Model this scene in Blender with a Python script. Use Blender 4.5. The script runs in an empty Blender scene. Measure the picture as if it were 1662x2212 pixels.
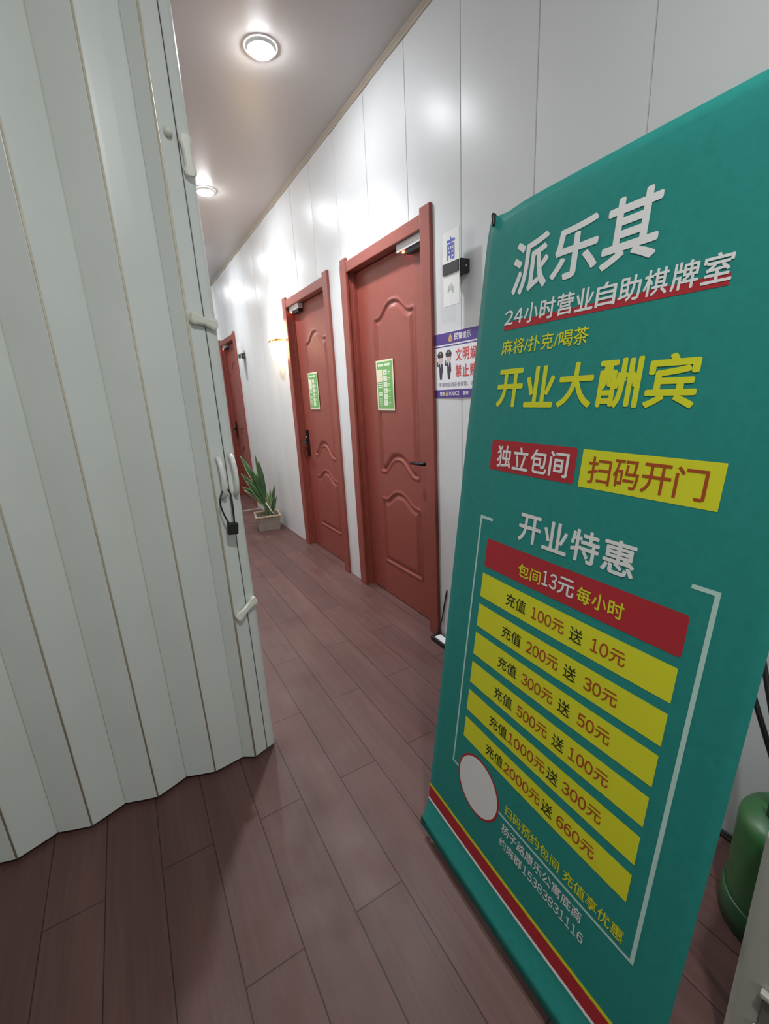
import bpy, bmesh, math, random
from mathutils import Vector, Matrix

random.seed(7)
SC = bpy.context.scene
COL = SC.collection

# ------------------------------------------------------------------ camera
IMG_W = 1662.0
F_PX = 947.389
cam_d = bpy.data.cameras.new('camera')
cam_d.sensor_fit = 'HORIZONTAL'
cam_d.sensor_width = 36.0
cam_d.lens = F_PX / IMG_W * 36.0
cam_d.clip_start = 0.02
cam = bpy.data.objects.new('camera', cam_d)
COL.objects.link(cam)
YAW, PITCH, ROLL = -0.5216, -0.2647, -0.0530
_f = Vector((-math.sin(YAW) * math.cos(PITCH), math.cos(YAW) * math.cos(PITCH), math.sin(PITCH)))
_r0 = Vector((math.cos(YAW), math.sin(YAW), 0))
_u0 = _r0.cross(_f)
_r = math.cos(ROLL) * _r0 + math.sin(ROLL) * _u0
_u = -math.sin(ROLL) * _r0 + math.cos(ROLL) * _u0
cam.matrix_world = Matrix(((_r.x, _u.x, -_f.x, -1.3233), (_r.y, _u.y, -_f.y, 0.0),
                           (_r.z, _u.z, -_f.z, 1.3173), (0, 0, 0, 1)))
SC.camera = cam

# ------------------------------------------------------------------ world, exposure
wd = bpy.data.worlds.new('world')
SC.world = wd
wd.use_nodes = True
wd.node_tree.nodes['Background'].inputs[0].default_value = (0.8, 0.9, 1.0, 1)
wd.node_tree.nodes['Background'].inputs[1].default_value = 0.05
SC.view_settings.view_transform = 'Standard'
SC.view_settings.look = 'None'
SC.view_settings.gamma = 1.0
SC.view_settings.use_curve_mapping = False
SC.view_settings.exposure = 0.1

# light constants
CEIL = 2.79
LAMP_RADIANCE = 240.0
BEAM_WATTS = (78.0, 66.0, 26.0, 22.0)          # downward beam of each corridor downlight
NEAR_RADIANCE = 760.0
FILL_WINDOW_RADIANCE = 0.5  # glow of the added window behind the camera
SCONCE_RADIANCE = 20.0
CORRIDOR_LAMPS = [(-0.515, 2.27), (-0.505, 3.77), (-0.505, 5.27), (-0.505, 6.77)]
NEAR_LAMP = (-1.08, -0.25)

# ------------------------------------------------------------------ materials
def mat(name, col, rough=0.5, metal=0.0, spec=0.5, coat=0.0, noise=0.0, nscale=8.0, bump=0.0, bscale=60.0,
        trans=0.0, emit=None, estr=0.0):
    m = bpy.data.materials.new(name)
    m.use_nodes = True
    nt = m.node_tree
    b = nt.nodes['Principled BSDF']
    b.inputs['Base Color'].default_value = (*col, 1)
    b.inputs['Roughness'].default_value = rough
    b.inputs['Metallic'].default_value = metal
    b.inputs['Specular IOR Level'].default_value = spec
    b.inputs['Coat Weight'].default_value = coat
    if trans:
        b.inputs['Transmission Weight'].default_value = trans
    if emit:
        b.inputs['Emission Color'].default_value = (*emit, 1)
        b.inputs['Emission Strength'].default_value = estr
    tc = nt.nodes.new('ShaderNodeTexCoord')
    if noise:
        n = nt.nodes.new('ShaderNodeTexNoise')
        n.inputs['Scale'].default_value = nscale
        n.inputs['Detail'].default_value = 6
        nt.links.new(tc.outputs['Object'], n.inputs['Vector'])
        r = nt.nodes.new('ShaderNodeMapRange')
        r.inputs['From Min'].default_value = 0.3
        r.inputs['From Max'].default_value = 0.7
        r.inputs['To Min'].default_value = 1 - noise
        r.inputs['To Max'].default_value = 1 + noise
        nt.links.new(n.outputs['Fac'], r.inputs['Value'])
        mx = nt.nodes.new('ShaderNodeVectorMath')
        mx.operation = 'SCALE'
        mx.inputs[0].default_value = col
        nt.links.new(r.outputs[0], mx.inputs['Scale'])
        nt.links.new(mx.outputs[0], b.inputs['Base Color'])
    if bump:
        n2 = nt.nodes.new('ShaderNodeTexNoise')
        n2.inputs['Scale'].default_value = bscale
        n2.inputs['Detail'].default_value = 4
        nt.links.new(tc.outputs['Object'], n2.inputs['Vector'])
        bp = nt.nodes.new('ShaderNodeBump')
        bp.inputs['Strength'].default_value = bump
        bp.inputs['Distance'].default_value = 0.002
        nt.links.new(n2.outputs['Fac'], bp.inputs['Height'])
        nt.links.new(bp.outputs[0], b.inputs['Normal'])
    return m

def floor_mat():
    m = bpy.data.materials.new('laminate_planks')
    m.use_nodes = True
    nt = m.node_tree
    N, L = nt.nodes.new, nt.links.new
    b = nt.nodes['Principled BSDF']
    tc = N('ShaderNodeTexCoord')
    sep = N('ShaderNodeSeparateXYZ'); L(tc.outputs['Object'], sep.inputs[0])
    ax = N('ShaderNodeMath'); ax.operation = 'ADD'; ax.inputs[1].default_value = -0.795 + 8.1
    ay = N('ShaderNodeMath'); ay.operation = 'ADD'; ay.inputs[1].default_value = 0.873 + 0.144 * 40
    L(sep.outputs['Y'], ax.inputs[0]); L(sep.outputs['X'], ay.inputs[0])
    cb = N('ShaderNodeCombineXYZ'); L(ax.outputs[0], cb.inputs[0]); L(ay.outputs[0], cb.inputs[1])
    br = N('ShaderNodeTexBrick')
    br.offset = 0.5; br.offset_frequency = 2; br.squash = 1.0
    br.inputs['Scale'].default_value = 1.0
    br.inputs['Brick Width'].default_value = 0.81
    br.inputs['Row Height'].default_value = 0.144
    br.inputs['Mortar Size'].default_value = 0.0016
    br.inputs['Mortar Smooth'].default_value = 0.3
    br.inputs['Bias'].default_value = 0.0
    br.inputs['Color1'].default_value = (0.86, 0.86, 0.86, 1)
    br.inputs['Color2'].default_value = (1.06, 1.06, 1.06, 1)
    br.inputs['Mortar'].default_value = (0.25, 0.25, 0.25, 1)
    L(cb.outputs[0], br.inputs['Vector'])
    # long grain
    mp = N('ShaderNodeMapping'); mp.inputs['Scale'].default_value = (55, 2.2, 1)
    L(tc.outputs['Object'], mp.inputs[0])
    g = N('ShaderNodeTexNoise'); g.inputs['Scale'].default_value = 1.0; g.inputs['Detail'].default_value = 8
    g.inputs['Roughness'].default_value = 0.65; g.inputs['Distortion'].default_value = 0.6
    L(mp.outputs[0], g.inputs['Vector'])
    mp2 = N('ShaderNodeMapping'); mp2.inputs['Scale'].default_value = (9, 1.3, 1)
    L(tc.outputs['Object'], mp2.inputs[0])
    g2 = N('ShaderNodeTexNoise'); g2.inputs['Scale'].default_value = 1.0; g2.inputs['Detail'].default_value = 5
    L(mp2.outputs[0], g2.inputs['Vector'])
    cr = N('ShaderNodeValToRGB')
    cr.color_ramp.elements[0].position = 0.25; cr.color_ramp.elements[0].color = (0.076, 0.034, 0.030, 1)
    cr.color_ramp.elements[1].position = 0.8; cr.color_ramp.elements[1].color = (0.178, 0.088, 0.078, 1)
    mix0 = N('ShaderNodeMath'); mix0.operation = 'MULTIPLY_ADD'
    mix0.inputs[1].default_value = 0.5; L(g.outputs['Fac'], mix0.inputs[0])
    half = N('ShaderNodeMath'); half.operation = 'MULTIPLY'; half.inputs[1].default_value = 0.5
    L(g2.outputs['Fac'], half.inputs[0]); L(half.outputs[0], mix0.inputs[2])
    L(mix0.outputs[0], cr.inputs[0])
    mul = N('ShaderNodeMix'); mul.data_type = 'RGBA'; mul.blend_type = 'MULTIPLY'
    mul.inputs[0].default_value = 1.0
    L(cr.outputs[0], mul.inputs[6]); L(br.outputs['Color'], mul.inputs[7])
    L(mul.outputs[2], b.inputs['Base Color'])
    # worn sheen
    g3 = N('ShaderNodeTexNoise'); g3.inputs['Scale'].default_value = 3.0; g3.inputs['Detail'].default_value = 5
    L(tc.outputs['Object'], g3.inputs['Vector'])
    rr = N('ShaderNodeMapRange'); rr.inputs['From Min'].default_value = 0.38; rr.inputs['From Max'].default_value = 0.66
    rr.inputs['To Min'].default_value = 0.52; rr.inputs['To Max'].default_value = 0.29
    L(g3.outputs['Fac'], rr.inputs['Value'])
    rg = N('ShaderNodeMath'); rg.operation = 'MULTIPLY_ADD'; rg.inputs[1].default_value = 0.16
    L(g.outputs['Fac'], rg.inputs[0]); L(rr.outputs[0], rg.inputs[2])
    L(rg.outputs[0], b.inputs['Roughness'])
    b.inputs['Specular IOR Level'].default_value = 0.42
    bp = N('ShaderNodeBump'); bp.inputs['Strength'].default_value = 0.6; bp.inputs['Distance'].default_value = 0.0016
    inv = N('ShaderNodeMath'); inv.operation = 'SUBTRACT'
    gs = N('ShaderNodeMath'); gs.operation = 'MULTIPLY'; gs.inputs[1].default_value = 0.55
    L(g.outputs['Fac'], gs.inputs[0]); L(gs.outputs[0], inv.inputs[0]); L(br.outputs['Fac'], inv.inputs[1])
    L(inv.outputs[0], bp.inputs['Height']); L(bp.outputs[0], b.inputs['Normal'])
    return m

M = {}
M['floor'] = floor_mat()
M['wall'] = mat('wall_panel_white', (0.675, 0.685, 0.70), 0.35, spec=0.20, noise=0.02, nscale=1.5)
M['wall_seam'] = mat('wall_seam_grey', (0.55, 0.56, 0.56), 0.5, noise=0.05)
M['ceiling'] = mat('ceiling_board', (0.435, 0.408, 0.40), 0.36, spec=0.4, noise=0.02, nscale=2)
M['cornice'] = mat('cornice_beige', (0.36, 0.31, 0.25), 0.45, noise=0.05)
M['plain_wall'] = mat('plain_white', (0.74, 0.74, 0.72), 0.5, noise=0.03)
M['red_wood'] = mat('door_red_brown', (0.265, 0.059, 0.043), 0.40, spec=0.5, coat=0.15, noise=0.06, nscale=14, bump=0.06, bscale=90)
M['pvc'] = mat('folding_door_pvc', (0.70, 0.72, 0.70), 0.33, noise=0.03, nscale=5)
M['pvc_hinge'] = mat('yellowed_hinge_pvc', (0.60, 0.54, 0.40), 0.4, noise=0.12, nscale=10)
M['pvc_cream'] = mat('cream_plastic', (0.76, 0.75, 0.68), 0.3, noise=0.03)
M['handle_white'] = mat('white_plastic', (0.80, 0.80, 0.77), 0.25, noise=0.02)
M['black'] = mat('black_plastic', (0.012, 0.012, 0.014), 0.4, noise=0.2)
M['black_metal'] = mat('black_metal', (0.015, 0.014, 0.016), 0.3, metal=0.6, noise=0.1)
M['steel'] = mat('brushed_steel', (0.6, 0.6, 0.6), 0.35, metal=1.0, noise=0.05)
M['lock_white'] = mat('lock_casing', (0.66, 0.66, 0.68), 0.35, metal=0.3, noise=0.03)
M['led_red'] = mat('red_led', (0.8, 0.05, 0.03), 0.4, emit=(1.0, 0.10, 0.04), estr=14.0, noise=0.01)
M['lamp'] = mat('lamp_diffuser', (0.9, 0.9, 0.9), 0.5, emit=(0.93, 0.97, 1.0), estr=LAMP_RADIANCE, noise=0.01)
M['near_lamp'] = mat('entrance_lamp_diffuser', (0.9, 0.9, 0.9), 0.5, emit=(0.95, 1.0, 0.97), estr=NEAR_RADIANCE, noise=0.01)
M['fill_window_glow'] = mat('added_window_fill_glow', (0.8, 0.85, 0.85), 0.4, emit=(0.92, 1.0, 0.98), estr=FILL_WINDOW_RADIANCE, noise=0.01)  # fill light given off by the added, unseen window
M['lamp_rim'] = mat('lamp_rim', (0.8, 0.8, 0.8), 0.3, noise=0.02)
M['sconce'] = mat('sconce_glass', (0.9, 0.85, 0.75), 0.3, emit=(1.0, 0.70, 0.38), estr=SCONCE_RADIANCE, noise=0.01)
M['brass'] = mat('brass', (0.50, 0.30, 0.12), 0.3, metal=0.9, noise=0.08)
M['ban_green'] = mat('banner_green', (0.022, 0.255, 0.226), 0.55, spec=0.25, noise=0.05, nscale=60, bump=0.08, bscale=900)
M['ban_yellow'] = mat('banner_yellow', (0.74, 0.72, 0.030), 0.55, spec=0.25, noise=0.02)
M['ban_red'] = mat('banner_red', (0.46, 0.030, 0.040), 0.55, spec=0.25, noise=0.03)
M['ban_white'] = mat('banner_white', (0.82, 0.80, 0.80), 0.55, spec=0.25, noise=0.02)
M['ban_mint'] = mat('banner_pale_line', (0.52, 0.72, 0.66), 0.55, spec=0.25, noise=0.02)
M['ban_black'] = mat('banner_black', (0.02, 0.025, 0.015), 0.55, spec=0.25, noise=0.05)
M['ban_orange'] = mat('banner_red_text', (0.42, 0.075, 0.02), 0.55, spec=0.25, noise=0.03)
M['paper'] = mat('paper_white', (0.80, 0.80, 0.84), 0.45, noise=0.02)
M['purple'] = mat('print_purple', (0.085, 0.042, 0.27), 0.4, noise=0.04)
M['print_red'] = mat('print_red', (0.70, 0.06, 0.07), 0.4, noise=0.03)
M['print_gold'] = mat('print_gold', (0.60, 0.42, 0.18), 0.4, noise=0.08)
M['print_dark'] = mat('print_dark', (0.035, 0.03, 0.05), 0.4, noise=0.1)
M['print_skin'] = mat('print_skin', (0.75, 0.52, 0.50), 0.4, noise=0.03)
M['print_grey'] = mat('print_grey', (0.22, 0.20, 0.28), 0.4, noise=0.05)
M['post_green'] = mat('print_green', (0.16, 0.42, 0.12), 0.4, noise=0.06)
M['post_cream'] = mat('print_cream', (0.80, 0.76, 0.58), 0.4, noise=0.02)
M['post_pale'] = mat('print_pale_green', (0.70, 0.80, 0.62), 0.4, noise=0.02)
M['acrylic'] = mat('white_acrylic', (0.82, 0.83, 0.82), 0.2, noise=0.01)
M['sign_blue'] = mat('sign_blue', (0.09, 0.12, 0.50), 0.4, noise=0.05)
M['sign_mark'] = mat('sign_faint_grey', (0.50, 0.53, 0.50), 0.4, noise=0.05)
M['dark_grey'] = mat('dark_grey_bracket', (0.032, 0.033, 0.040), 0.35, noise=0.05)
M['planter'] = mat('planter_stoneware', (0.27, 0.235, 0.19), 0.6, noise=0.12, nscale=30, bump=0.1)
M['planter_rim'] = mat('planter_rim', (0.42, 0.33, 0.22), 0.5, noise=0.1, nscale=20)
M['soil'] = mat('soil', (0.09, 0.065, 0.05), 0.9, noise=0.3, nscale=60, bump=0.8)
M['leaf'] = mat('leaf_green', (0.035, 0.095, 0.028), 0.38, noise=0.35, nscale=14)
M['leaf_lt'] = mat('leaf_light', (0.17, 0.27, 0.09), 0.42, noise=0.25, nscale=14)
M['leaf_edge'] = mat('leaf_pale_edge', (0.30, 0.36, 0.22), 0.45, noise=0.2, nscale=18)
M['stem'] = mat('stem_green', (0.06, 0.10, 0.04), 0.5, noise=0.25, nscale=25)
M['cane'] = mat('white_cane', (0.75, 0.75, 0.68), 0.4, noise=0.1, nscale=50)
M['gas_green'] = mat('cylinder_green', (0.035, 0.135, 0.042), 0.35, noise=0.08, nscale=12)
M['gas_dark'] = mat('cylinder_dark_green', (0.02, 0.085, 0.03), 0.4, noise=0.1, nscale=12)
M['cabinet'] = mat('cabinet_white', (0.56, 0.54, 0.48), 0.35, noise=0.04)
M['cab_dark'] = mat('cabinet_inset_grey', (0.20, 0.20, 0.17), 0.4, noise=0.05)
M['strip_metal'] = mat('floor_strip', (0.50, 0.45, 0.38), 0.35, metal=0.4, noise=0.1)

# ------------------------------------------------------------------ mesh builder
class B:
    """collects geometry with several materials into one mesh"""
    def __init__(self):
        self.v, self.f, self.mi, self.sm, self.mats = [], [], [], [], []
    def _m(self, m):
        if m not in self.mats:
            self.mats.append(m)
        return self.mats.index(m)
    def add(self, vs, fs, m, smooth=False):
        o = len(self.v)
        self.v += [tuple(p) for p in vs]
        i = self._m(m)
        for f in fs:
            self.f.append([o + k for k in f]); self.mi.append(i); self.sm.append(smooth)
    def box(self, lo, hi, m, bev=0.0, seg=2, mtx=None):
        bm = bmesh.new()
        bmesh.ops.create_cube(bm, size=1.0)
        for p in bm.verts:
            p.co = Vector([(lo[k] + hi[k]) / 2 + p.co[k] * (hi[k] - lo[k]) for k in range(3)])
        if bev > 0:
            bmesh.ops.bevel(bm, geom=list(bm.edges), offset=bev, segments=seg, affect='EDGES', profile=0.6)
        if mtx is not None:
            bm.transform(mtx)
        self.bm(bm, m, smooth=False)
    def bm(self, bm, m, smooth=False):
        bm.verts.ensure_lookup_table()
        for i, p in enumerate(bm.verts):
            p.index = i
        self.add([p.co[:] for p in bm.verts], [[q.index for q in f.verts] for f in bm.faces], m, smooth)
        bm.free()
    def tube(self, pts, r, m, seg=12, cap=True):
        pts = [Vector(p) for p in pts]
        rs = r if isinstance(r, (list, tuple)) else [r] * len(pts)
        vs, fs = [], []
        up = None
        for i, p in enumerate(pts):
            t = (pts[min(i + 1, len(pts) - 1)] - pts[max(i - 1, 0)]).normalized()
            if up is None:
                a = Vector((0, 0, 1)) if abs(t.z) < 0.9 else Vector((1, 0, 0))
                up = t.cross(a).normalized()
            up = (up - t * up.dot(t)).normalized()
            w = t.cross(up)
            for k in range(seg):
                an = 2 * math.pi * k / seg
                vs.append(p + (up * math.cos(an) + w * math.sin(an)) * rs[i])
        for i in range(len(pts) - 1):
            for k in range(seg):
                fs.append([i * seg + k, i * seg + (k + 1) % seg, (i + 1) * seg + (k + 1) % seg, (i + 1) * seg + k])
        if cap:
            fs.append(list(range(seg))[::-1]); fs.append([(len(pts) - 1) * seg + k for k in range(seg)])
        self.add(vs, fs, m, True)
    def lathe(self, prof, m, seg=32, center=(0, 0, 0), a0=0, a1=2 * math.pi, smooth=True):
        full = abs(a1 - a0 - 2 * math.pi) < 1e-6
        n = seg if full else seg + 1
        vs, fs = [], []
        for r, z in prof:
            for k in range(n):
                an = a0 + (a1 - a0) * k / seg
                vs.append((center[0] + r * math.cos(an), center[1] + r * math.sin(an), center[2] + z))
        for i in range(len(prof) - 1):
            for k in range(seg):
                k2 = (k + 1) % n
                fs.append([i * n + k, i * n + k2, (i + 1) * n + k2, (i + 1) * n + k])
        self.add(vs, fs, m, smooth)
    def build(self, name, parent=None, loc=None, autosmooth=False):
        me = bpy.data.meshes.new(name)
        me.from_pydata(self.v, [], self.f)
        for m in self.mats:
            me.materials.append(m)
        me.polygons.foreach_set('material_index', self.mi)
        me.polygons.foreach_set('use_smooth', self.sm)
        me.update()
        o = bpy.data.objects.new(name, me)
        COL.objects.link(o)
        if parent:
            o.parent = parent
        if loc:
            o.location = loc
        return o

def tag(o, label=None, cat=None, group=None, kind=None):
    if label: o['label'] = label
    if cat: o['category'] = cat
    if group: o['group'] = group
    if kind: o['kind'] = kind
    return o

def empty(name, loc=(0, 0, 0), label=None, cat=None, group=None, kind=None):
    o = bpy.data.objects.new(name, None)
    o.empty_display_size = 0.1
    COL.objects.link(o)
    o.location = loc
    return tag(o, label, cat, group, kind)

def copy_tree(o, parent=None):
    c = o.copy()
    COL.objects.link(c)
    if parent:
        c.parent = parent
    for ch in list(o.children):
        copy_tree(ch, c)
    return c

# ------------------------------------------------------------------ lettering (outlines of the built-in typeface as meshes)
_glyphs = {}
def glyph(s, bold=0.0):
    """outline triangles of s scaled to the unit square; bold thickens the strokes by overlaid copies"""
    key = (s, bold)
    if key in _glyphs:
        return _glyphs[key]
    c = bpy.data.curves.new('t', 'FONT')
    c.body = s
    c.resolution_u = 4
    o = bpy.data.objects.new('t', c)
    COL.objects.link(o)
    dg = bpy.context.evaluated_depsgraph_get()
    me = bpy.data.meshes.new_from_object(o.evaluated_get(dg))
    v0 = [(p.co.x, p.co.y, 0) for p in me.vertices]
    f0 = [list(p.vertices) for p in me.polygons]
    bpy.data.objects.remove(o); bpy.data.curves.remove(c); bpy.data.meshes.remove(me)
    vs, fs = [], []
    sh = [(0, 0)] if bold <= 0 else [(bold * math.cos(a), bold * math.sin(a)) for a in (math.pi * k / 4 for k in range(8))]
    for k, (dx, dy) in enumerate(sh):
        n = len(vs)
        vs += [(x + dx, y + dy, k) for x, y, _ in v0]
        fs += [[n + q for q in f] for f in f0]
    x0 = min(p[0] for p in vs); x1 = max(p[0] for p in vs)
    y0 = min(p[1] for p in vs); y1 = max(p[1] for p in vs)
    vs = [((p[0] - x0) / (x1 - x0), (p[1] - y0) / (y1 - y0), p[2]) for p in vs]
    _glyphs[key] = (vs, fs)
    return _glyphs[key]

def letters(b, s, u0, u1, v0, v1, place, m, bold=0.0, lift=0.0):
    """s fitted into the rectangle u0..u1, v0..v1 of a printed surface; place(u, v, lift) -> point"""
    vs, fs = glyph(s, bold)
    b.add([place(u0 + p[0] * (u1 - u0), v0 + p[1] * (v1 - v0), lift + 0.000025 * p[2]) for p in vs], fs, m)

def patch(b, u0, u1, v0, v1, place, m, lift, step=0.03):
    nu = max(1, int(math.ceil(abs(u1 - u0) / step))); nv = max(1, int(math.ceil(abs(v1 - v0) / step)))
    vs = [place(u0 + (u1 - u0) * i / nu, v0 + (v1 - v0) * j / nv, lift) for j in range(nv + 1) for i in range(nu + 1)]
    fs = [[j * (nu + 1) + i, j * (nu + 1) + i + 1, (j + 1) * (nu + 1) + i + 1, (j + 1) * (nu + 1) + i]
          for j in range(nv) for i in range(nu)]
    b.add(vs, fs, m, True)

def disc2d(b, cu, cv, r, place, m, lift, seg=40, r_in=0.0, sx=1.0):
    outer = [place(cu + sx * r * math.cos(2 * math.pi * k / seg), cv + r * math.sin(2 * math.pi * k / seg), lift) for k in range(seg)]
    if r_in > 0:
        inner = [place(cu + sx * r_in * math.cos(2 * math.pi * k / seg), cv + r_in * math.sin(2 * math.pi * k / seg), lift) for k in range(seg)]
        b.add(outer + inner, [[k, (k + 1) % seg, seg + (k + 1) % seg, seg + k] for k in range(seg)], m)
    else:
        b.add(outer, [list(range(seg))], m)

def poly2d(b, pts, place, m, lift):
    b.add([place(u, v, lift) for u, v in pts], [list(range(len(pts)))], m)

# ================================================================== the setting
NEAR_Y, FAR_Y, LEFT_X, INNER_X = -1.7, 8.6, -3.2, -1.085
DOOR_Y = [1.744, 2.857, 5.572]       # near edge of each door casing
DW, DH, CAS = 0.920, 2.10, 0.078     # casing width, height, casing board width

b = B()
b.box((LEFT_X - 0.1, NEAR_Y - 0.1, -0.1), (0.16, FAR_Y + 0.1, 0.0), M['floor'])
tag(b.build('floor'), 'reddish brown wood plank floor running down the corridor', 'floor', kind='structure')

b = B()
b.box((LEFT_X - 0.1, NEAR_Y - 0.1, CEIL), (0.16, FAR_Y + 0.1, CEIL + 0.1), M['ceiling'])
tag(b.build('ceiling'), 'smooth pinkish grey ceiling with round downlights', 'ceiling', kind='structure')

# right wall: upright panels 0.37 m wide, each very slightly bowed, with narrow seams; openings at the doors
def wall_right():
    b = B()
    W = 0.372
    cuts = []
    k = -9
    while True:
        y0 = 0.815 + W * k; k += 1
        if y0 > FAR_Y: break
        for j in range(0, 13):
            t = j / 12
            y = y0 + 0.0025 + (W - 0.005) * t
            x = -0.0030 * (1 - (2 * t - 1) ** 2) + 0.0006 * math.sin(k * 2.3 + 3 * t)
            cuts.append((y, x))
        cuts.append((y0 + W, 0.0036))
    extra = []
    for d in DOOR_Y:
        extra += [d + 0.03, d + DW - 0.03]
    pts = list(cuts)
    for e in extra:
        for i in range(len(pts) - 1):
            if pts[i][0] < e < pts[i + 1][0]:
                t = (e - pts[i][0]) / (pts[i + 1][0] - pts[i][0])
                pts.insert(i + 1, (e, pts[i][1] + t * (pts[i + 1][1] - pts[i][1])))
                break
    pts = [p for p in pts if NEAR_Y - 0.2 <= p[0] <= FAR_Y + 0.1]
    for i in range(len(pts) - 1):
        (ya, xa), (yb, xb) = pts[i], pts[i + 1]
        mid = (ya + yb) / 2
        z0 = 0.0
        for d in DOOR_Y:
            if d + 0.03 < mid < d + DW - 0.03:
                z0 = 2.06
        seam = xa > 0.0035 or xb > 0.0035
        b.add([(xa, ya, z0), (xb, yb, z0), (xb, yb, CEIL), (xa, ya, CEIL)], [[0, 1, 2, 3]],
              M['wall_seam'] if seam else M['wall'], not seam)
    # back of the wall, so that it has thickness
    for i in range(len(DOOR_Y) + 1):
        ya = NEAR_Y - 0.1 if i == 0 else DOOR_Y[i - 1] + DW - 0.03
        yb = FAR_Y + 0.1 if i == len(DOOR_Y) else DOOR_Y[i] + 0.03
        b.box((0.012, ya, 0), (0.10, yb, CEIL), M['plain_wall'])
    for d in DOOR_Y:
        b.box((0.012, d + 0.03, 2.06), (0.10, d + DW - 0.03, CEIL), M['plain_wall'])
    return b.build('wall_right')
tag(wall_right(), 'glossy white wall of upright panels with the red doors', 'wall', kind='structure')

b = B(); b.box((LEFT_X - 0.1, NEAR_Y - 0.1, 0), (LEFT_X, 1.535, CEIL), M['plain_wall'])
tag(b.build('wall_left'), 'white wall left of the folding door', 'wall', kind='structure')
b = B(); b.box((LEFT_X, NEAR_Y - 0.1, 0), (0.0, NEAR_Y, CEIL), M['plain_wall'])
tag(b.build('wall_near'), 'white wall closing the near end', 'wall', kind='structure')
b = B(); b.box((INNER_X, FAR_Y, 0), (0.0, FAR_Y + 0.1, CEIL), M['plain_wall'])
tag(b.build('wall_far'), 'white wall closing the far end of the corridor', 'wall', kind='structure')
b = B()
b.box((INNER_X - 0.1, 1.535, 0), (INNER_X, FAR_Y + 0.1, CEIL), M['plain_wall'])
b.box((LEFT_X - 0.1, 1.535, 0), (INNER_X - 0.1, 1.70, CEIL), M['plain_wall'])
tag(b.build('wall_corridor'), 'white corridor wall behind the folding door', 'wall', kind='structure')

w1 = empty('fill_window_1', (-1.70, NEAR_Y, 0.85), 'added frosted window, unseen behind the camera, brightening the near area', 'window', kind='structure')  # unseen window added to light the folding door and banner
b = B()
for z0, z1 in ((0.0, 0.05), (1.50, 1.55)):
    b.box((-0.80, 0.0, z0), (0.80, 0.05, z1), M['lamp_rim'], 0.004)
for x0 in (-0.80, -0.025, 0.75):
    b.box((x0, 0.0, 0.05), (x0 + 0.05, 0.05, 1.50), M['lamp_rim'], 0.004)
b.build('fill_window_frame', w1)
for x0 in (-0.75, 0.025):
    b = B(); b.box((x0, 0.008, 0.05), (x0 + 0.725, 0.020, 1.50), M['fill_window_glow']); b.build('fill_pane', w1)
b = B()
pr = [(0.0, CEIL - 0.022), (-0.008, CEIL - 0.022), (-0.011, CEIL - 0.018), (-0.012, CEIL - 0.010), (-0.018, CEIL - 0.005), (-0.019, CEIL)]
vs, fs = [], []
for y in (NEAR_Y, FAR_Y):
    vs += [(x, y, z) for x, z in pr]
n = len(pr)
fs = [[i, i + 1, n + i + 1, n + i] for i in range(n - 1)]
b.add(vs, fs, M['cornice'])
tag(b.build('trim_1'), 'thin beige cornice between white wall and ceiling', 'trim', kind='structure')
b = B(); b.box((INNER_X, 5.40, 0.0), (-0.005, 5.435, 0.006), M['strip_metal'], 0.002)
tag(b.build('trim_2'), 'thin pale strip across the floor beyond the planter', 'trim', kind='structure')

# ================================================================== doors
def interp(tab, x):
    if x <= tab[0][0]: return tab[0][1]
    for (a, ya), (c, yc) in zip(tab, tab[1:]):
        if x <= c:
            t = (x - a) / (c - a)
            t = t * t * (3 - 2 * t)
            return ya + (yc - ya) * t
    return tab[-1][1]

def panel_outline(half, zt, peak_t, zb, peak_b, hw):
    """closed outline (s, z): flat shoulders and a raised bow in the middle at the top, straight or bowed bottom"""
    def bow(s, z, pk):
        a = abs(s)
        if a >= hw: return z
        t = a / hw
        return z + pk * (0.5 + 0.5 * math.cos(math.pi * t ** 1.3))
    pts = []
    N = 40
    for i in range(N + 1):
        s = -half + 2 * half * i / N
        pts.append((s, bow(s, zt, peak_t)))
    for i in range(N + 1):
        s = half - 2 * half * i / N
        pts.append((s, bow(s, zb, peak_b)))
    return pts

def sdist(pts, px, pz):
    best = 1e9; inside = False
    n = len(pts)
    for i in range(n):
        x1, y1 = pts[i]; x2, y2 = pts[(i + 1) % n]
        dx, dy = x2 - x1, y2 - y1
        l2 = dx * dx + dy * dy
        t = 0 if l2 == 0 else max(0, min(1, ((px - x1) * dx + (pz - y1) * dy) / l2))
        d = math.hypot(px - x1 - t * dx, pz - y1 - t * dy)
        if d < best: best = d
        if (y1 > pz) != (y2 > pz) and px < (x2 - x1) * (pz - y1) / (y2 - y1) + x1:
            inside = not inside
    return best if inside else -best

RELIEF = [(-0.014, 0.0), (-0.006, 0.0045), (0.0, 0.005), (0.008, -0.005), (0.014, -0.007), (0.024, -0.002), (0.038, 0.004), (0.05, 0.004)]

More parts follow.
